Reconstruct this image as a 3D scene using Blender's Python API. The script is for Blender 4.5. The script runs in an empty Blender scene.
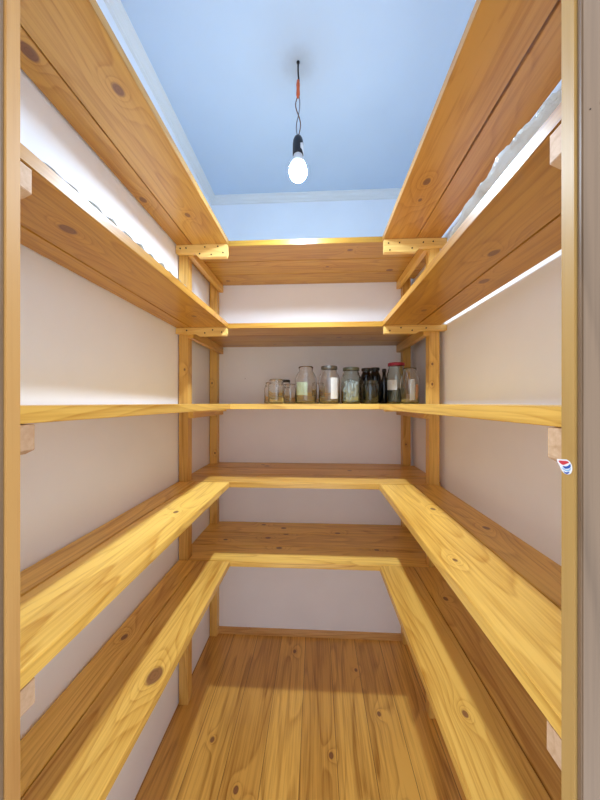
import bpy, bmesh, math, random
from mathutils import Vector, Matrix
random.seed(7)
U = 1/170.0          # working unit of the measurements, in metres
FH = 234             # camera height above the floor, in units
C = bpy.context.scene.collection
sc = bpy.context.scene

def V(x, z, h):      # lateral, depth, height relative to the eye -> world metres
    return Vector((x*U, z*U, (h+FH)*U))

# ------------------------------------------------------------------ materials
def newmat(name):
    m = bpy.data.materials.new(name); m.use_nodes = True
    nt = m.node_tree
    return m, nt, nt.nodes['Principled BSDF']
def N(nt, t, **kw):
    n = nt.nodes.new(t)
    for k, v in kw.items(): setattr(n, k, v)
    return n
def math_(nt, op, a, b=None, c=None, clamp=False):
    n = nt.nodes.new('ShaderNodeMath'); n.operation = op; n.use_clamp = clamp
    for i, v in enumerate((a, b, c)):
        if v is None: continue
        if isinstance(v, (int, float)): n.inputs[i].default_value = v
        else: nt.links.new(v, n.inputs[i])
    return n.outputs[0]
def mixc(nt, f, a, b, mode='MIX'):
    n = nt.nodes.new('ShaderNodeMix'); n.data_type = 'RGBA'; n.blend_type = mode
    for i, v in ((0, f), (6, a), (7, b)):
        if isinstance(v, (int, float)): n.inputs[i].default_value = v
        elif isinstance(v, tuple): n.inputs[i].default_value = (*v, 1)
        else: nt.links.new(v, n.inputs[i])
    return n.outputs[2]

_wood = {}
def wood(along='Y', thin='Z', knots=(), light=(.80,.51,.135), dark=(.45,.205,.025), rough=.34,
         rings=13.0, boards=None, key=None, amt=1.0, coat=.14, knotcol=(.085,.028,.014)):
    k = (along, thin, tuple(knots), light, dark, rough, rings, boards, amt)
    if k in _wood: return _wood[k]
    m, nt, bs = newmat(key or 'pine_wood')
    tc = N(nt, 'ShaderNodeTexCoord'); sp = N(nt, 'ShaderNodeSeparateXYZ')
    nt.links.new(tc.outputs['Object'], sp.inputs[0])
    cross = [a for a in 'XYZ' if a != along and a != thin][0]
    A, Cc, T = sp.outputs[along], sp.outputs[cross], sp.outputs[thin]
    rnd = N(nt, 'ShaderNodeObjectInfo').outputs['Random']
    gap = None
    if boards:
        q = math_(nt, 'DIVIDE', math_(nt, 'ADD', Cc, 10.0 + boards*0.35), boards)
        idx = math_(nt, 'FLOOR', q)
        wn = N(nt, 'ShaderNodeTexWhiteNoise', noise_dimensions='1D')
        nt.links.new(idx, wn.inputs['W']); rnd = wn.outputs['Value']
        fr = math_(nt, 'FRACT', q)
        e = math_(nt, 'MINIMUM', fr, math_(nt, 'SUBTRACT', 1.0, fr))
        gap = math_(nt, 'LESS_THAN', e, .0085)
    def vec(sa, scr, st, k1):
        cb = N(nt, 'ShaderNodeCombineXYZ')
        nt.links.new(math_(nt, 'MULTIPLY_ADD', A, sa, math_(nt, 'MULTIPLY', rnd, 37.0*k1)), cb.inputs[0])
        nt.links.new(math_(nt, 'MULTIPLY_ADD', Cc, scr, math_(nt, 'MULTIPLY', rnd, 91.0*k1)), cb.inputs[1])
        nt.links.new(math_(nt, 'MULTIPLY_ADD', T, st, math_(nt, 'MULTIPLY', rnd, 53.0)), cb.inputs[2])
        return cb.outputs[0]
    def noise(v, detail, rg=.5):
        n = N(nt, 'ShaderNodeTexNoise'); n.inputs['Scale'].default_value = 1
        n.inputs['Detail'].default_value = detail; n.inputs['Roughness'].default_value = rg
        nt.links.new(v, n.inputs['Vector']); return n.outputs[0]
    f = noise(vec(1.1, 9.0, 9.0, 1.0), 1.5, .35)
    wob = noise(vec(9, 22.0, 20.0, 1.0), 2)
    field = math_(nt, 'MULTIPLY_ADD', wob, .03, f)
    kmask = None; kfall = None
    for (ka, kc, kr) in knots:
        da = math_(nt, 'MULTIPLY', math_(nt, 'SUBTRACT', A, ka), .72)
        dc = math_(nt, 'SUBTRACT', Cc, kc)
        d = math_(nt, 'DIVIDE', math_(nt, 'SQRT', math_(nt, 'ADD', math_(nt, 'MULTIPLY', da, da), math_(nt, 'MULTIPLY', dc, dc))), kr)
        d = math_(nt, 'MULTIPLY_ADD', math_(nt, 'SUBTRACT', wob, .5), .8, d)
        mk = N(nt, 'ShaderNodeMapRange', interpolation_type='SMOOTHSTEP')
        nt.links.new(d, mk.inputs[0]); mk.inputs[1].default_value = 1.15; mk.inputs[2].default_value = .7
        fl = math_(nt, 'EXPONENT', math_(nt, 'MULTIPLY', d, -.55))
        kmask = mk.outputs[0] if kmask is None else math_(nt, 'MAXIMUM', kmask, mk.outputs[0])
        kfall = fl if kfall is None else math_(nt, 'ADD', kfall, fl)
    if kfall is not None: field = math_(nt, 'MULTIPLY_ADD', kfall, .42, field)
    s = math_(nt, 'FRACT', math_(nt, 'MULTIPLY', field, rings))
    rp = N(nt, 'ShaderNodeValToRGB'); el = rp.color_ramp.elements
    el[0].position = 0; el[0].color = (.12,)*3+(1,)
    el[1].position = .62; el[1].color = (.38,)*3+(1,)
    e2 = el.new(.88); e2.color = (1,1,1,1)
    e3 = el.new(1.0); e3.color = (.12,)*3+(1,)
    nt.links.new(s, rp.inputs[0])
    fine = noise(vec(3.5, 130, 130, 1.0), 3, .65)
    blot = noise(vec(2.0, 13, 13, 1.7), 3)
    g = math_(nt, 'MULTIPLY', rp.outputs[0], .5*amt)
    g = math_(nt, 'MULTIPLY_ADD', math_(nt, 'SUBTRACT', fine, .5), 1.6*amt, g)
    g = math_(nt, 'MULTIPLY_ADD', math_(nt, 'SUBTRACT', blot, .47), 1.5, g, clamp=True)
    col = mixc(nt, g, light, dark)
    tone = math_(nt, 'MULTIPLY_ADD', rnd, .26, .86)
    cb = N(nt, 'ShaderNodeCombineColor')
    nt.links.new(tone, cb.inputs[0]); nt.links.new(math_(nt, 'MULTIPLY_ADD', rnd, .34, .80), cb.inputs[1]); nt.links.new(math_(nt, 'MULTIPLY_ADD', rnd, .4, .75), cb.inputs[2])
    col = mixc(nt, 1.0, col, cb.outputs[0], 'MULTIPLY')
    if kmask is not None:
        kc_ = mixc(nt, math_(nt, 'MULTIPLY', rp.outputs[0], .6), (knotcol[0]*2, knotcol[1]*2, knotcol[2]*2), knotcol)
        col = mixc(nt, math_(nt, 'MULTIPLY', kmask, .85), col, kc_)
    if gap is not None:
        col = mixc(nt, math_(nt, 'MULTIPLY', gap, .75), col, (.07,.03,.01))
    nt.links.new(col, bs.inputs['Base Color'])
    bs.inputs['Roughness'].default_value = rough
    bs.inputs['Coat Weight'].default_value = coat; bs.inputs['Coat Roughness'].default_value = .2
    bp = N(nt, 'ShaderNodeBump'); bp.inputs['Strength'].default_value = .12; bp.inputs['Distance'].default_value = .001
    nt.links.new(g, bp.inputs['Height']); nt.links.new(bp.outputs[0], bs.inputs['Normal'])
    _wood[k] = m
    return m

def plain(name, col, rough=.5, metal=0, **kw):
    m, nt, bs = newmat(name)
    bs.inputs['Base Color'].default_value = (*col, 1)
    bs.inputs['Roughness'].default_value = rough; bs.inputs['Metallic'].default_value = metal
    for k, v in kw.items(): bs.inputs[k].default_value = v
    n = N(nt, 'ShaderNodeTexNoise'); n.inputs['Scale'].default_value = 60
    c = mixc(nt, math_(nt, 'MULTIPLY', n.outputs[0], .25), tuple(col), tuple(x*.6 for x in col))
    nt.links.new(c, bs.inputs['Base Color'])
    return m

def plaster(name, col, stain=None):
    m, nt, bs = newmat(name)
    tc = N(nt, 'ShaderNodeTexCoord')
    n = N(nt, 'ShaderNodeTexNoise'); n.inputs['Scale'].default_value = 3.5; n.inputs['Detail'].default_value = 5
    nt.links.new(tc.outputs['Object'], n.inputs['Vector'])
    n2 = N(nt, 'ShaderNodeTexNoise'); n2.inputs['Scale'].default_value = 45; n2.inputs['Detail'].default_value = 4
    nt.links.new(tc.outputs['Object'], n2.inputs['Vector'])
    c = mixc(nt, math_(nt, 'MULTIPLY', math_(nt, 'SUBTRACT', n.outputs[0], .35), .8, clamp=True), col, tuple(x*.86 for x in col))
    # small scuffs of the plaster
    vo = N(nt, 'ShaderNodeTexVoronoi'); vo.inputs['Scale'].default_value = 4.0
    nt.links.new(tc.outputs['Object'], vo.inputs['Vector'])
    sm = math_(nt, 'LESS_THAN', math_(nt, 'MULTIPLY_ADD', n2.outputs[0], .05, vo.outputs['Distance']), .05)
    c = mixc(nt, math_(nt, 'MULTIPLY', sm, .5), c, tuple(x*.35 for x in col))
    if stain:
        sx, sy, sr = stain
        sp = N(nt, 'ShaderNodeSeparateXYZ'); nt.links.new(tc.outputs['Object'], sp.inputs[0])
        dx = math_(nt, 'SUBTRACT', sp.outputs[0], sx); dy = math_(nt, 'SUBTRACT', sp.outputs[1], sy)
        d = math_(nt, 'SQRT', math_(nt, 'ADD', math_(nt, 'MULTIPLY', dx, dx), math_(nt, 'MULTIPLY', dy, dy)))
        d = math_(nt, 'MULTIPLY_ADD', n2.outputs[0], .03, d)
        mr = N(nt, 'ShaderNodeMapRange', interpolation_type='SMOOTHSTEP'); nt.links.new(d, mr.inputs[0])
        mr.inputs[1].default_value = sr; mr.inputs[2].default_value = sr*.2
        c = mixc(nt, math_(nt, 'MULTIPLY', mr.outputs[0], .3), c, (.35,.33,.32))
    nt.links.new(c, bs.inputs['Base Color'])
    bs.inputs['Roughness'].default_value = .75
    bp = N(nt, 'ShaderNodeBump'); bp.inputs['Strength'].default_value = .18; bp.inputs['Distance'].default_value = .004
    nt.links.new(math_(nt, 'ADD', n.outputs[0], math_(nt, 'MULTIPLY', n2.outputs[0], .3)), bp.inputs['Height'])
    nt.links.new(bp.outputs[0], bs.inputs['Normal'])
    return m

M_wall = plaster('white_plaster', (.885, .905, .96))
M_ceil = plaster('pale_blue_ceiling', (.62, .75, .93), stain=(0, 0, .1))  # even pale blue base colour across the ceiling
M_corn = plain('cornice_foam', (.84, .85, .86), .6)
M_screw = plain('dark_steel', (.06, .04, .03), .45, .7)
M_black = plain('black_plastic', (.012, .013, .02), .35)
M_white = plain('white_plastic', (.8, .82, .85), .4)
M_orange = plain('orange_tape', (.75, .13, .03), .5)
M_wire = plain('brown_wire', (.16, .06, .03), .5)
M_wire2 = plain('grey_wire', (.25, .25, .3), .5)
M_grain = wood('X', 'Y', light=(.62,.43,.27), dark=(.46,.27,.14), rough=.6, coat=0, key='bare_pine')

# ------------------------------------------------------------------ geometry helpers
def empty(name, loc, label=None, cat=None, group=None):
    o = bpy.data.objects.new(name, None); C.objects.link(o); o.location = loc
    o.empty_display_size = .02
    if label: o['label'] = label; o['category'] = cat
    if group: o['group'] = group
    return o
def tag(o, label, cat, group=None):
    o['label'] = label; o['category'] = cat
    if group: o['group'] = group
    return o
def wloc(o):
    v = Vector(o.location)
    while o.parent: o = o.parent; v += Vector(o.location)
    return v
def link(name, bm, mat, parent=None, org=None, smooth=False):
    """bm in world metres -> object with origin at org"""
    if org is None:
        vs = [v.co for v in bm.verts]
        org = Vector([(min(v[i] for v in vs)+max(v[i] for v in vs))/2 for i in range(3)])
    bmesh.ops.translate(bm, vec=-org, verts=bm.verts)
    bmesh.ops.recalc_face_normals(bm, faces=bm.faces)
    me = bpy.data.meshes.new(name); bm.to_mesh(me); bm.free()
    if smooth:
        for p in me.polygons: p.use_smooth = True
    o = bpy.data.objects.new(name, me); C.objects.link(o)
    if mat: me.materials.append(mat)
    if parent is not None:
        o.parent = parent; o.location = org - wloc(parent)
    else: o.location = org
    return o
def prism(pts, axis, a, b, bevel=0):
    """pts: polygon in the two other axes, extruded along axis from a to b, in units. axis in 'XZH'."""
    bm = bmesh.new()
    def mk(p, t):
        if axis == 'H': return V(p[0], p[1], t)
        if axis == 'X': return V(t, p[0], p[1])
        return V(p[0], t, p[1])
    lo = [bm.verts.new(mk(p, a)) for p in pts]; hi = [bm.verts.new(mk(p, b)) for p in pts]
    bm.faces.new(lo); bm.faces.new(hi)
    n = len(pts)
    for i in range(n): bm.faces.new((lo[i], lo[(i+1) % n], hi[(i+1) % n], hi[i]))
    if bevel:
        bmesh.ops.recalc_face_normals(bm, faces=bm.faces)
        bmesh.ops.bevel(bm, geom=list(bm.edges), offset=bevel*U, segments=2, affect='EDGES', clamp_overlap=True)
    return bm
def box(name, x0, x1, z0, z1, h0, h1, mat, parent=None, bevel=.25):
    return link(name, prism([(x0,z0),(x1,z0),(x1,z1),(x0,z1)], 'H', h0, h1, bevel), mat, parent)
def struct(o): o['kind'] = 'structure'; return o
def tube(pts, r, seg=8):
    bm = bmesh.new(); rings = []
    for i, p in enumerate(pts):
        d = (pts[min(i+1, len(pts)-1)] - pts[max(i-1, 0)]).normalized()
        u = d.cross(Vector((0, 1, 0.01))).normalized(); w = d.cross(u)
        rings.append([bm.verts.new(p + (u*math.cos(t)+w*math.sin(t))*r) for t in [2*math.pi*k/seg for k in range(seg)]])
    for a, b in zip(rings, rings[1:]):
        for k in range(seg): bm.faces.new((a[k], a[(k+1) % seg], b[(k+1) % seg], b[k]))
    bm.faces.new(rings[0]); bm.faces.new(rings[-1])
    return bm
def lathe(prof, seg=40, closed=False):
    """prof [(r,h)] in units around world z at the origin"""
    bm = bmesh.new(); rings = []
    for r, h in prof:
        if r < 1e-4: rings.append([bm.verts.new((0, 0, h*U))])
        else: rings.append([bm.verts.new((r*U*math.cos(t), r*U*math.sin(t), h*U)) for t in [2*math.pi*k/seg for k in range(seg)]])
    prs = list(zip(rings, rings[1:]))
    if closed: prs.append((rings[-1], rings[0]))
    for a, b in prs:
        for k in range(seg):
            if len(a) == 1 and len(b) == 1: continue
            if len(a) == 1: bm.faces.new((a[0], b[k], b[(k+1) % seg]))
            elif len(b) == 1: bm.faces.new((a[k], a[(k+1) % seg], b[0]))
            else: bm.faces.new((a[k], a[(k+1) % seg], b[(k+1) % seg], b[k]))
    return bm

# ------------------------------------------------------------------ room
XL, XR, ZB, ZF, CE = -107.0, 95.3, 303.0, 57.7, 210.0
struct(box('wall_left', XL-8, XL, 54.9, ZB+8, -FH, CE, M_wall, bevel=0))
struct(box('wall_right', XR, XR+8, 54.9, ZB+8, -FH, CE, M_wall, bevel=0))
struct(box('wall_rear', XL, XR, ZB, ZB+8, -FH, CE, M_wall, bevel=0))
M_floor = wood('Y', 'Z', light=(.70,.385,.08), dark=(.28,.11,.014), rings=7, boards=24*U, rough=.28, coat=.35, key='floor_boards',
    knots=tuple(((z-181.5)*U, (x+5.85)*U, .009) for x, z in [(-48.3,179.1),(47.3,228.6),(35,265.2),(-38,171),(10,200),(-72,205),(20,158),(-20,282),(52,176)]))
fl = struct(box('floor', XL-8, XR+8, 52, ZB+8, -FH-5, -FH, M_floor, bevel=0))
M_hallfl = wood('Y', 'Z', light=(.60,.38,.2), dark=(.36,.19,.08), boards=24*U, key='hall_boards')
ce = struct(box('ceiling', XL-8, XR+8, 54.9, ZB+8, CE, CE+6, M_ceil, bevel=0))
# stain sits where the cord leaves the ceiling
sp = ((-11)*U - ce.location.x, 186*U - ce.location.y)
for nd in M_ceil.node_tree.nodes:
    if nd.bl_idname == 'ShaderNodeMath' and nd.operation == 'SUBTRACT' and nd.inputs[1].default_value == 0.0:
        src = nd.inputs[0].links[0].from_socket.name if nd.inputs[0].links else ''
        if src == 'X': nd.inputs[1].default_value = sp[0]
        if src == 'Y': nd.inputs[1].default_value = sp[1]
# front wall around the doorway, inside plastered
DT = 112
struct(link('wall_front', prism([(XL,-FH),(-62,-FH),(-62,DT),(50,DT),(50,-FH),(XR,-FH),(XR,CE),(XL,CE)], 'Z', 54.9, ZF), M_wall))
M_jl = wood('Z', 'Y', light=(.48,.26,.08), dark=(.34,.15,.035), key='jamb_pine', rings=3, rough=.5, amt=.9, coat=0)
M_jr = wood('Z', 'Y', light=(.46,.29,.09), dark=(.34,.19,.045), key='jamb_pine_pale', rings=3, rough=.5, amt=.9, coat=0)
M_cas = wood('Z', 'Y', light=(.22,.145,.085), dark=(.12,.075,.04), key='casing_wood', rings=5, rough=.5, amt=.9, coat=.05)
struct(box('trim_1', -62, -59.7, 54.7, ZF, -FH, DT-2, M_jl, bevel=.15))
struct(box('trim_2', 45, 50, 54.7, ZF, -FH, DT-2, M_jr, bevel=.15))
struct(box('trim_3', -62, 50, 54.7, ZF, DT-2, DT, M_jl, bevel=.1))
struct(box('trim_4', -74, -60.0, 53.6, 54.7, -FH, DT+10, M_cas, bevel=.2))
tc_ = struct(box('trim_5', 45.3, 60, 53.6, 54.7, -FH, DT+10, M_cas, bevel=.2))
struct(box('trim_6', -60, 45.3, 53.6, 54.7, DT-1, DT+10, M_cas, bevel=.2))
# cornice
cp = [(0,0),(5.2,0),(5.2,-1.2),(3.9,-2),(3.2,-3.8),(1.6,-5.2),(1.4,-6.4),(0,-7)]
struct(link('trim_7', prism([(XL+a, CE+b) for a, b in cp], 'Z', ZF, ZB), M_corn))
struct(link('trim_8', prism([(XR-a, CE+b) for a, b in cp], 'Z', ZF, ZB), M_corn))
struct(link('trim_9', prism([(ZB-a, CE+b) for a, b in cp], 'X', XL, XR), M_corn))
# baseboard, rear
M_base = wood('X', 'Y', key='baseboard_pine', light=(.62,.36,.13), dark=(.42,.2,.06))
struct(link('baseboard_rear', prism([(ZB,-FH),(ZB-3.4,-FH),(ZB-3.4,-FH+1.6),(ZB-2.2,-FH+2.2),(ZB-1.6,-FH+4.6),(ZB,-FH+5.2)], 'X', XL, XR), M_base))

# ------------------------------------------------------------------ posts
PT = 124.2
def mkpost(x0, x1, z0, z1, label, kn):
    cz = (-FH + PT)/2
    m = wood('Z', 'Y', knots=tuple(((h-cz)*U, (x-(x0+x1)/2)*U, .005) for x, h in kn), key='post_pine', rings=5)
    o = box('shelf_post', x0, x1, z0, z1, -FH, PT-.2, m, bevel=.3)
    return tag(o, label, 'post')
mkpost(-106.2, -98.8, 227, 234.5, 'square pine post against the left wall, nearer of the two on that side', [(-101.5, 26), (-104, -70)])
mkpost(83.8, 91.3, 227, 234.5, 'square pine post near the right wall, nearer of the two, with small dark knots', [(86, 29), (86, 14), (88.5, 70)])
mkpost(-106.5, -99, 295.3, 302.8, 'square pine post in the rear left corner, farther of the two on that side', [(-101, -50), (-104, 20)])
mkpost(84, 91.5, 295.3, 302.8, 'square pine post in the rear right corner behind the glass jars', [(87, -40)])

# ------------------------------------------------------------------ shelves
LV = [(120,124.2),(57.0,61.0),(-4.7,-.7),(-64.6,-60.5),(-125.2,-121)]
LN = ['topmost', 'second from top', 'middle', 'second from bottom', 'lowest']
XLi = [-68.0,-69.0,-65.6,-66.2,-66.4]; XRi = [49.3,49.4,47.2,47.0,47.4]
KN = {('L',0):[(-75.6,111.2,2.1),(-81.9,187.4,1.6),(-98,97.5,2.2),(-102,172,2.0)],
      ('L',1):[(-81.4,94.4,2.2),(-80.1,193.2,1.6)],
      ('R',0):[(60.2,166.3,2.0),(61.4,180.9,1.2)],
      ('R',1):[(67.5,117.7,2.2),(78.5,144.8,2.2),(66.4,188.5,1.6)],
      
      ('L',3):[(-77.6,162.6,1.5)],
      ('L',4):[(-71.5,129.8,3.3),(-99,150,1.6)],
      ('R',3):[(66.7,175,1.5),(82.4,149.8,1.6),(53.5,118.6,1.0)],
      ('R',4):[(58,120,1.2),(80,190,1.5)],
      ('B',0):[(66.2,274.6,2.2),(-86.4,290.9,1.6),(26.6,237,1.8),(10,265,1.2)],
      ('B',1):[(20,262,1.8),(-40,290,1.6)],
      ('B',3):[(-47,286,2.2),(-52,292,1.6),(30,270,1.5)],
      ('B',4):[(-27.7,276,2.0),(-31.2,289,1.8),(-43,267.1,2.0),(-30.8,249.1,2.0),(-51.8,296,1.8),(-80,262,1.5),(20,280,1.8),(50,250,1.6)]}
TONE = {('L',0):((.56,.30,.060),(.34,.13,.012)), ('R',0):((.50,.235,.045),(.31,.105,.010)), ('L',1):((.53,.275,.038),(.31,.115,.006)), ('R',1):((.53,.275,.038),(.31,.115,.006)), ('B',0):((.60,.34,.045),(.35,.135,.008)), ('B',1):((.54,.30,.04),(.32,.12,.007))}  # upper shelves seen from below: underside shade put into a darker pine colour
def plank(poly, lev, side, parent, along):
    h0, h1 = LV[lev]
    xs = [p[0] for p in poly]; zs = [p[1] for p in poly]
    cx, cz = (min(xs)+max(xs))/2, (min(zs)+max(zs))/2
    kn = []
    for x, z, r in KN.get((side, lev), []):
        if min(xs)-1 < x < max(xs)+1 and min(zs)-1 < z < max(zs)+1:
            kn.append(((z-cz)*U, (x-cx)*U, r*U) if along == 'Y' else ((x-cx)*U, (z-cz)*U, r*U))
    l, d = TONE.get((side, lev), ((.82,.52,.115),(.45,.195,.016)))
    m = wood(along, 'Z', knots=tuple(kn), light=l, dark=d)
    return link('plank', prism(poly, 'H', h0, h1, .22), m, parent)
M_cleat = wood('X', 'Y', light=(.86,.60,.2), dark=(.66,.37,.08), key='cleat_pine')
M_rail = wood('Y', 'X', light=(.80,.50,.12), dark=(.56,.27,.04), key='rail_pine')
def screws(par, spots, z):
    for x, h in spots:
        bm = bmesh.new()
        bmesh.ops.create_cone(bm, cap_ends=True, segments=12, radius1=.55*U, radius2=.5*U, depth=.35*U,
            matrix=Matrix.Translation(V(x, z-.1, h)) @ Matrix.Rotation(math.pi/2, 4, 'X'))
        link('screw', bm, M_screw, par)
for lev in range(5):
    h0, h1 = LV[lev]
    # --- left
    xi = XLi[lev]; gx = -93.8 + [0,-.8,0,1.5,3.5][lev]
    tp = [1.6,2.2,0,0,.6][lev]
    t = empty('side_shelf', V(-86, 142, h0), 'pine plank shelf along the left wall, %s of five there' % LN[lev], 'shelf')
    plank([(gx+.25,58.2),(xi,58.2),(xi+tp,226),(gx+.25,226)], lev, 'L', t, 'Y')
    plank([(-105.8,58.2),(gx-.25,58.2),(gx-.25,226),(-105.8,226)], lev, 'L', t, 'Y')
    D, d = [(9.5,6),(6,4.2),(1.6,1.6),(4,3),(4,3)][lev]
    a = -92
    ci = xi+tp-.6 if lev < 2 else xi-9
    c = link('cleat', prism([(-106.6,h0),(ci,h0),(ci+.3,h0-D*.7),(ci-.5,h0-D),(a+3,h0-D),(a,h0-d),(-106.6,h0-d)] if lev != 2 else
                            [(-106.6,h0),(xi-3,h0),(xi-3,h0-D),(-106.6,h0-D)], 'Z', 222.8, 226.8, .15), M_cleat, t)
    if lev == 0: screws(c, [(-103,h0-2.6),(-98.5,h0-2.4),(-84,h0-2),(-74,h0-1.8),(-88,h0-7),(-79,h0-7.8),(-70,h0-6.6)], 222.7)
    if lev == 1: screws(c, [(-98,h0-2),(-84,h0-4),(-78,h0-1.8),(-71,h0-3.6)], 222.7)
    nc = link('cleat', prism([(-106.6,h0-.2),(xi-.1,h0-.2),(xi-.1,h0-6.2),(xi-2.5,h0-7.3),(-106.6,h0-7.3)], 'Z', 64.8 if lev < 2 else 62.6, 69.6 if lev < 2 else (66.9 if lev == 2 else 67.6), .15), M_grain, t)
    nc['label'] = 'pale bare wood cleat under the near end of the planks'
    # --- right
    xi = XRi[lev]; gx = 73.0 + [0,.8,0,-1,-1][lev]
    t = empty('side_shelf', V(69, 142, h0), 'pine plank shelf along the right wall, %s of five there' % LN[lev], 'shelf')
    g = .45 if lev == 0 else .25
    if lev == 0:
        plank([(xi,58.2),(gx-.5,58.2),(gx-1.1,110),(gx-.8,150),(gx-.25,190),(gx-.25,226),(xi,226)], lev, 'R', t, 'Y')
        plank([(gx+.1,58.2),(91,58.2),(91,226),(gx+.1,226)], lev, 'R', t, 'Y')
    else:
        plank([(xi,58.2),(gx-g,58.2),(gx-g,226),(xi,226)], lev, 'R', t, 'Y')
        plank([(gx+g,58.2),(91,58.2),(91,226),(gx+g,226)], lev, 'R', t, 'Y')
    a = 76
    ci = xi+.6 if lev < 2 else xi+9
    c = link('cleat', prism([(XR-.4,h0),(ci,h0),(ci,h0-D),(a-3,h0-D),(a,h0-d),(XR-.4,h0-d)] if lev != 2 else
                            [(XR-.4,h0),(xi+3,h0),(xi+3,h0-D),(XR-.4,h0-D)], 'Z', 222.8, 226.8, .15), M_cleat, t)
    if lev == 0: screws(c, [(53,h0-3),(61,h0-2.8),(78,h0-3),(85,h0-2.6),(54,h0-8),(70,h0-7)], 222.7)
    if lev == 1: screws(c, [(54,h0-4),(62,h0-2),(70,h0-4),(80,h0-2.4)], 222.7)
    nc = link('cleat', prism([(xi+.2,h0-.2),(XR-.4,h0-.2),(XR-.4,h0-7.6),(xi+2.5,h0-7.6),(xi+.2,h0-6.4)], 'Z', 62 if lev < 2 else 60, 66.6 if lev < 2 else 64.2, .15), M_grain, t)
    nc['label'] = 'pale bare wood cleat under the near end of the planks'
    # --- rear
    t = empty('rear_shelf', V(-6, 265, h0), ['pine plank shelf along the rear wall, topmost, just below the ceiling light',
        'pine plank shelf along the rear wall, second from top, above the jars',
        'middle pine plank shelf along the rear wall, glass jars standing on it',
        'pine plank shelf along the rear wall, first one below the jars',
        'lowest pine plank shelf along the rear wall, knotty, nearest the floor'][lev], 'shelf')
    l_, r_ = -106.6, XR-.4
    plank([(-98.5,226.4),(83.5,226.4),(83.5,234.8),(r_,234.8),(r_,251.6),(l_,251.6),(l_,234.8),(-98.5,234.8)], lev, 'B', t, 'X')
    plank([(l_,252.1),(r_,252.1),(r_,276.8),(l_,276.8)], lev, 'B', t, 'X')
    plank([(l_,277.2),(r_,277.2),(r_,295),(83.7,295),(83.7,302.2),(-98.7,302.2),(-98.7,295),(l_,295)], lev, 'B', t, 'X')
    for x0, x1 in ((-98.7,-94.7),(79.7,83.7)):
        box('rail', x0, x1, 227, 302.6, h0-7, h0-.02, M_rail, t, .2)

# ------------------------------------------------------------------ bulb on its cord
BX, BZ = -11.0, 184.4
lamp = empty('hanging_light', V(BX, BZ, CE), 'bare lit bulb in a black holder hanging from the ceiling on twisted wires', 'ceiling light')
m_em, nt, bs = newmat('lit_bulb_diffuser')
bs.inputs['Base Color'].default_value = (.9,.95,1,1)
bs.inputs['Emission Color'].default_value = (.42,.70,1.0,1)
bs.inputs['Emission Strength'].default_value = 105
def lat_at(name, prof, x, z, h, mat, par, seg=40, closed=False):
    bm = lathe(prof, seg, closed)
    bmesh.ops.translate(bm, vec=V(x, z, h), verts=bm.verts)
    return link(name, bm, mat, par, smooth=True)
lat_at('bulb_diffuser', [(0,-5.6),(1.6,-5.4),(3.1,-4.7),(4.4,-3.5),(5.2,-2.0),(5.5,-.3),(5.3,1.5),(4.8,3.2),(4.35,4.3),(0,4.3)], BX, BZ, 142.4, m_em, lamp)
lat_at('bulb_base', [(0,4.35),(4.4,4.35),(3.9,6.2),(3.2,8.2),(2.8,9.6),(2.6,10.8),(0,10.8)], BX, BZ, 142.4, M_white, lamp)
hold = lat_at('bulb_holder', [(0,10),(3.1,10),(3.35,10.6),(3.3,17),(3.0,19.2),(2.3,20.9),(1.2,21.8),(0,22)], BX, BZ, 142.4, M_black, lamp)
# pale broken patch on the holder's right side
bm = bmesh.new(); vs = []
for i, (a, h) in enumerate([(-62,157.6),(-30,158.8),(-5,156),(-8,151.8),(-40,154),(-62,154.8)]):
    t = math.radians(a); vs.append(bm.verts.new(V(BX+3.42*math.cos(t), BZ+3.42*math.sin(t), h)))
f = bm.faces.new(vs); r = bmesh.ops.extrude_face_region(bm, geom=[f])
for v in r['geom']:
    if isinstance(v, bmesh.types.BMVert): v.co += Vector((.1*U*1, -.1*U, 0))
link('holder_patch', bm, M_white, hold)
ld = bpy.data.lights.new('bulb_light', 'SPOT'); lo_ = bpy.data.objects.new('bulb_light', ld); C.objects.link(lo_)
lo_.parent = lamp; lo_.location = V(BX, BZ, 136.4) - wloc(lamp)
ld.energy = 34; ld.color = (.77,.89,1.0); ld.spot_size = math.pi; ld.spot_blend = .95; ld.shadow_soft_size = .028
def wire(h0, h1, sgn, turns, amp, r, mat, name):
    pts = []
    for i in range(41):
        t = i/40; h = h0 + (h1-h0)*t
        w = amp*math.sin(math.pi*turns*t)*sgn
        q = .5*math.cos(math.pi*turns*t)*sgn
        pts.append(V(BX + w + .25*math.sin(h*.3), BZ + q, h))
    return link(name, tube(pts, r*U), mat, lamp, smooth=True)
wire(163.8, 190.5, 1, 2, 1.25, .33, M_wire, 'wire')
wire(163.8, 190.5, -1, 2, 1.25, .33, M_wire2, 'wire')
pts = [V(BX+.25*math.sin(h*.3)+.5*math.sin((h-186)/24*math.pi)*.8, BZ, h) for h in [198-.1+i*(CE-198)/10 for i in range(11)]]
link('cable', tube(pts, .55*U), M_black, lamp, smooth=True)
lat_at('tape_joint', [(0,188),(.9,188.2),(1.2,190),(1.0,193),(1.15,196),(.8,198.6),(0,198.8)], BX, BZ, 0, M_orange, lamp, 12)
lat_at('cable_collar', [(0,CE-.05),(1.0,CE-.05),(.9,CE-.8),(0,CE-1.0)], BX, BZ, 0, M_black, lamp, 16)

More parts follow.
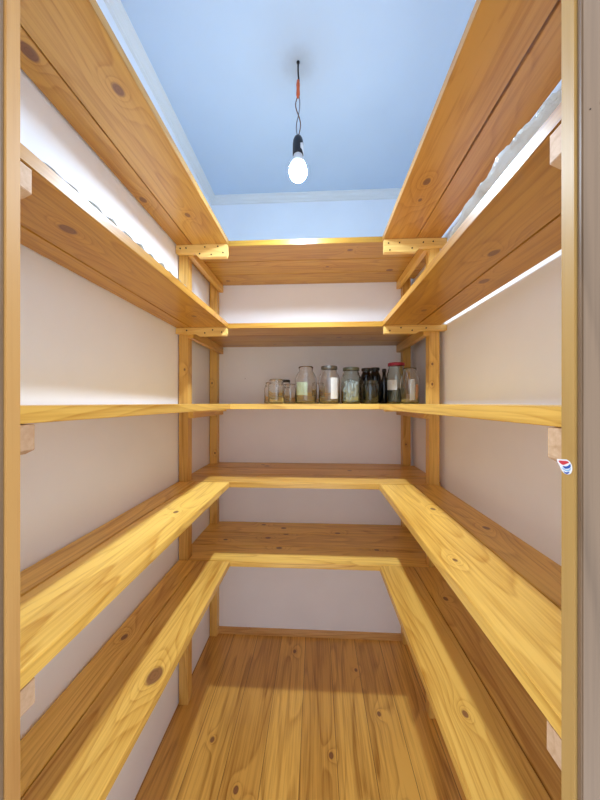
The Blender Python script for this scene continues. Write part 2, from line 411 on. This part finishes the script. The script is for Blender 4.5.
# ------------------------------------------------------------------ jars
def glass(name, tint, rough=.03):
    m, nt, bs = newmat(name)
    n = N(nt, 'ShaderNodeTexNoise'); n.inputs['Scale'].default_value = 25
    c = mixc(nt, math_(nt, 'MULTIPLY', n.outputs[0], .3), tint, tuple(x*.97 for x in tint))
    nt.links.new(c, bs.inputs['Base Color'])
    bs.inputs['Transmission Weight'].default_value = 1; bs.inputs['Roughness'].default_value = rough
    bs.inputs['IOR'].default_value = 1.47
    return m
G_clear = glass('clear_glass', (1,1,1)); G_green = glass('green_tinted_glass', (.86,.93,.91))
G_dark = glass('smoky_glass', (.62,.68,.70)); G_black = plain('black_glass', (.006,.006,.007), .08)
M_lidg = plain('grey_tin_lid', (.22,.22,.21), .35, .8); M_lido = plain('olive_tin_lid', (.13,.14,.10), .4, .5)
M_lidr = plain('red_tin_lid', (.36,.025,.05), .35, .2); M_lidk = plain('black_lid', (.015,.015,.015), .4)
M_foil = plain('crumpled_foil', (.55,.57,.57), .3, .8); M_paleg = plain('pale_green_paper', (.55,.62,.40), .8)
M_paper = plain('white_paper_label', (.62,.60,.56), .7); M_peach = plain('orange_paper', (.75,.38,.22), .7)
M_grey = plain('dark_dried_herbs', (.10,.10,.09), .9)
ST = -.68   # top of the middle shelf
def jar(x, z, R, H, nr, label, gl, lid=None, shoulder=.74, neck=.88, name='glass_jar', cat='jar', content=None):
    t = empty(name, V(x, z, ST), label, cat)
    w = .42
    out = [(0,0),(R*.86,0),(R*.97,.5),(R,1.4),(R,H*shoulder-1.5),(R*.985,H*shoulder),(R*.94,H*(shoulder*.7+neck*.3)),(R*.84,H*(shoulder*.4+neck*.6)),(nr+.6,H*(shoulder*.13+neck*.87)),(nr,H*neck+.3),(nr,H*.93),(nr+.35,H*.95),(nr+.35,H*.985),(nr,H)]
    inn = [(nr-.5,H-.1),(nr-w,H*neck),(R*.84-w,H*(shoulder*.4+neck*.6)-.2),(R*.94-w,H*(shoulder*.7+neck*.3)-.1),(R*.985-w,H*shoulder-.1),(R-w,H*shoulder-1.5),(R-w,1.6),(R*.85,1.0),(0,1.2)]
    lat_at('body', out+inn, x, z, ST, gl, t, 40)
    if lid:
        lat_at('lid', [(0,H+.5),(nr+.5,H+.5),(nr+.8,H+.2),(nr+.8,H-1.9),(nr+.5,H-2.1),(nr+.45,H-2.1),(nr+.45,H+.05),(0,H+.05)], x, z, ST, lid, t, 36)
    if content:
        for nm, pr, mt, lump in content:
            bm = lathe(pr, 32)
            bmesh.ops.subdivide_edges(bm, edges=[e for e in bm.edges], cuts=1)
            for v in bm.verts:
                rr = math.hypot(v.co.x, v.co.y)
                if rr > 1e-5:
                    k = 1 - lump*random.random(); v.co.x *= k; v.co.y *= k
                    if v.co.z > 3*U: v.co.z -= lump*random.random()*5*U
            bmesh.ops.translate(bm, vec=V(x, z, ST), verts=bm.verts)
            link(nm, bm, mt, t)
    return t
def patch(par, x, z, R, a0, a1, h0, h1, mat, name='label', ins=False):
    """a curved paper piece on the jar's side; angles in degrees, -90 faces the door"""
    bm = bmesh.new(); n = 10; g = []
    for rr in ((R+.05, R+.16) if not ins else (R-.75, R-.62)):
        row = []
        for i in range(n+1):
            t = math.radians(a0+(a1-a0)*i/n)
            row.append([bm.verts.new(V(x+rr*math.cos(t), z+rr*math.sin(t), ST+h)) for h in (h0, h1)])
        g.append(row)
    for i in range(n):
        for k in (0, 1): bm.faces.new((g[k][i][0], g[k][i+1][0], g[k][i+1][1], g[k][i][1]))
        bm.faces.new((g[0][i][0], g[0][i+1][0], g[1][i+1][0], g[1][i][0])); bm.faces.new((g[0][i][1], g[0][i+1][1], g[1][i+1][1], g[1][i][1]))
    for i in (0, n): bm.faces.new((g[0][i][0], g[0][i][1], g[1][i][1], g[1][i][0]))
    return link(name, bm, mat, par, smooth=False)
jar(-38.8, 260, 6.2, 18.4, 4.8, 'small clear jar at the left end of the row, behind the front small jar', G_clear)
jar(-32.3, 243.5, 6.6, 19.9, 5.4, 'small wide clear jar standing in front at the left end of the row', G_clear, shoulder=.80)
jar(-29.0, 276, 5.6, 21.5, 4.4, 'clear jar with dark lid, mostly hidden behind the front small jar at left', G_clear, M_lidk)
jar(-22.4, 261, 5.9, 17.2, 4.6, 'small clear jar with open neck, just left of the jar with pale green paper', G_clear)
j = jar(-8.3, 247.5, 9.0, 30.5, 5.7, 'large clear open jar with pale green paper in it, leftmost large one', G_clear, shoulder=.66)
patch(j, -8.3, 247.5, 9.0, -150, -80, 7, 17.5, M_paleg, 'green_paper', ins=True)
jar(2.0, 268, 5.4, 18.0, 4.4, 'small clear jar peeking out between the two large jars left of centre', G_clear)
j = jar(10.9, 248.5, 8.9, 30.3, 6.0, 'large clear jar with grey lid and narrow label, second large one from left', G_clear, M_lidg, shoulder=.66)
patch(j, 10.9, 248.5, 8.9, -85, -45, 4, 21, M_paper)
j = jar(28.9, 249.5, 8.1, 29.2, 6.0, 'greenish jar with olive lid, filled with crumpled foil', G_green, M_lido, shoulder=.72,
    content=[('foil', [(0,1.5),(6.6,1.6),(6.9,6),(6.5,12),(6.2,18),(3.5,20.5),(0,21)], M_foil, .22)])
jar(43.9, 265.5, 5.2, 30.6, 3.3, 'tall black bottle-like jar behind the small smoky jar, left one of the two', G_black, M_lidk, shoulder=.7, name='black_jar')
jar(53.9, 278, 5.6, 32.4, 3.4, 'tall black jar behind the small smoky jar, right one of the two', G_black, M_lidk, shoulder=.7, name='black_jar')
jar(44.8, 250.2, 7.0, 18.9, 5.8, 'small smoky glass jar standing in front of the two black jars', G_dark, shoulder=.84)
t = empty('black_bottle', V(60.0, 268, ST), 'slim black bottle with narrow neck, left of the red-lidded jar', 'bottle')
lat_at('body', [(0,0),(3.0,0),(3.3,.5),(3.3,17),(2.9,20),(1.5,24),(1.4,27.6),(0,27.6)], 60.0, 268, ST, G_black, t, 28)
lat_at('cap', [(0,27.7),(1.9,27.7),(1.9,30.4),(1.5,30.8),(0,30.8)], 60.0, 268, ST, M_lidk, t, 20)
j = jar(68.0, 258.5, 8.0, 34.0, 6.1, 'large jar with a red lid, dark dried contents and white label', G_green, M_lidr, shoulder=.7,
    content=[('dried_contents', [(0,1.5),(6.9,1.6),(7.1,6),(6.9,11),(3.5,12.5),(0,13)], M_grey, .05)])
patch(j, 68.0, 258.5, 8.0, -165, -100, 11.5, 20, M_paper)
j = jar(74.1, 242.3, 7.2, 28.2, 4.9, 'large clear open jar with orange and white paper in it, at the right end', G_clear, shoulder=.66)
patch(j, 74.1, 242.3, 7.2, -105, -70, 3, 19, M_paper, 'white_paper', ins=True)
patch(j, 74.1, 242.3, 7.2, -64, -25, 4, 15, M_peach, 'orange_paper', ins=True)

# ------------------------------------------------------------------ clear plastic films lying on the second shelves
m_film, nt, bs = newmat('clear_plastic_film')
bs.inputs['Base Color'].default_value = (.85,.92,.95,1); bs.inputs['Roughness'].default_value = .12
bs.inputs['Transmission Weight'].default_value = .45; bs.inputs['IOR'].default_value = 1.25
n = N(nt, 'ShaderNodeTexNoise'); n.inputs['Scale'].default_value = 40; n.inputs['Detail'].default_value = 3
bp = N(nt, 'ShaderNodeBump'); bp.inputs['Strength'].default_value = .5; bp.inputs['Distance'].default_value = .004
nt.links.new(n.outputs[0], bp.inputs['Height']); nt.links.new(bp.outputs[0], bs.inputs['Normal'])
def film(name, x0, x1, z0, z1, h, fn, label, cat):
    bm = bmesh.new(); nx, nz = 16, 70; rng = random.Random(3)
    g = [[None]*(nz+1) for _ in range(nx+1)]
    for i in range(nx+1):
        for j in range(nz+1):
            a, b = i/nx, j/nz
            g[i][j] = bm.verts.new(V(x0+(x1-x0)*a + .3*math.sin(b*40+a*5), z0+(z1-z0)*b, h + max(.12, fn(a, b) + .5*rng.random()*min(1, fn(a, b)))))
    for i in range(nx):
        for j in range(nz): bm.faces.new((g[i][j], g[i+1][j], g[i+1][j+1], g[i][j+1]))
    o = link(name, bm, m_film, smooth=True)
    s = o.modifiers.new('solid', 'SOLIDIFY'); s.thickness = .0006; s.offset = 1
    return tag(o, label, cat)
film('plastic_bag', 49.8, 66, 60, 118, LV[1][1], lambda a, b: (7.0*abs(math.sin(math.pi*b))**.55*(1-.4*b) + .5*math.sin(a*9+b*20)*math.sin(math.pi*b))*(1-a)**.8*(.75+.25*math.cos(a*14)),
     'crumpled clear plastic bag bulging on the right wall\'s second shelf from top', 'plastic bag')
film('plastic_film', -69.3, -82, 72, 190, LV[1][1], lambda a, b: 1.7*(1-a)**.7*(.6+.4*math.sin(b*90)) * abs(math.sin(math.pi*b))**.4,
     'thin ribbed strip of clear plastic film on the left wall\'s second shelf from top', 'plastic film')

# ------------------------------------------------------------------ sticker on the right door jamb
def flat(pts, x, th, mat, name, par=None):   # outline in (depth, height)
    return link(name, prism(pts, 'X', x-th, x), mat, par)
def smooth_poly(pts, n=6):
    out = []; m = len(pts)
    for i in range(m):
        p0, p1, p2, p3 = [pts[(i+k-1) % m] for k in range(4)]
        for q in range(n):
            t = q/n
            out.append(tuple(.5*((2*p1[k])+(-p0[k]+p2[k])*t+(2*p0[k]-5*p1[k]+4*p2[k]-p3[k])*t*t+(-p0[k]+3*p1[k]-3*p2[k]+p3[k])*t**3) for k in (0,1)))
    return out
M_stw = plain('sticker_white', (.85,.85,.87), .4); M_str = plain('sticker_red', (.62,.05,.07), .4)
M_stb = plain('sticker_blue', (.02,.10,.42), .4); M_stl = plain('sticker_light_blue', (.25,.5,.78), .4)
sx, sz, sh = 44.98, 56.6, -11.5
st = empty('sticker', V(sx, sz, sh), 'small round sticker with red, white and blue waves on the right door jamb', 'sticker')
# depth grows to the left as seen from the door
def S(pts): return [(sz-a, sh+b) for a, b in pts]
flat(smooth_poly(S([(-1.95,.95),(-.7,1.2),(.4,1.3),(1.2,.75),(1.4,-.2),(1.0,-1.05),(.1,-1.3),(-.8,-.9),(-1.3,-.1)])), sx, .04, M_stw, 'sticker_backing', st)
flat(smooth_poly(S([(-1.5,.8),(-.4,1.0),(.4,1.08),(.75,.9),(.3,.6),(-.5,.25),(-1.1,.4)])), sx-.04, .02, M_str, 'red_wave', st)
flat(smooth_poly(S([(-.55,.0),(.2,.1),(.75,.45),(1.05,.7),(1.1,.2),(.6,-.2),(-.1,-.35)])), sx-.04, .02, M_stb, 'dark_blue_wave', st)
flat(smooth_poly(S([(-.8,-.25),(0,-.5),(.7,-.35),(1.15,.05),(1.0,-.45),(.4,-.75),(-.4,-.65)])), sx-.04, .02, M_stl, 'light_blue_wave', st)
flat(smooth_poly(S([(-.4,-.9),(.2,-.95),(.85,-.7),(.6,-1.1),(.1,-1.25)])), sx-.04, .02, M_stb, 'blue_wave', st)
# nail heads on the right casing
for x, h in ((48.3, 51.0), (46.6, 50.0), (48.8, 43)):
    bm = bmesh.new()
    bmesh.ops.create_cone(bm, cap_ends=True, segments=10, radius1=.12*U, radius2=.12*U, depth=.1*U,
        matrix=Matrix.Translation(V(x, 53.56, h)) @ Matrix.Rotation(math.pi/2, 4, 'X'))
    link('nail', bm, M_screw, tc_)

# ------------------------------------------------------------------ light, camera
w = bpy.data.worlds.new('hall_fill'); sc.world = w; w.use_nodes = True  # uniform ambient fill, added to brighten walls and shelves through the doorway
b = w.node_tree.nodes['Background']; b.inputs[0].default_value = (.87,.93,1.03,1); b.inputs[1].default_value = .95

cam = bpy.data.cameras.new('camera'); co = bpy.data.objects.new('camera', cam); C.objects.link(co)
co.location = V(0, 0, 0); co.rotation_euler = (math.pi/2, 0, math.radians(3.05))
cam.sensor_fit = 'VERTICAL'; cam.sensor_height = 36; cam.sensor_width = 27; cam.lens = 13.5
cam.shift_y = 3/800; cam.clip_start = .01
sc.camera = co
sc.view_settings.view_transform = 'Standard'; sc.view_settings.look = 'None'
sc.view_settings.gamma = 1; sc.view_settings.use_curve_mapping = False
sc.view_settings.exposure = 1.0
cy = sc.cycles
cy.max_bounces = 16; cy.diffuse_bounces = 10; cy.glossy_bounces = 6; cy.transmission_bounces = 14; cy.transparent_max_bounces = 10
cy.use_denoising = True
cy.caustics_refractive = True; cy.sample_clamp_indirect = 8
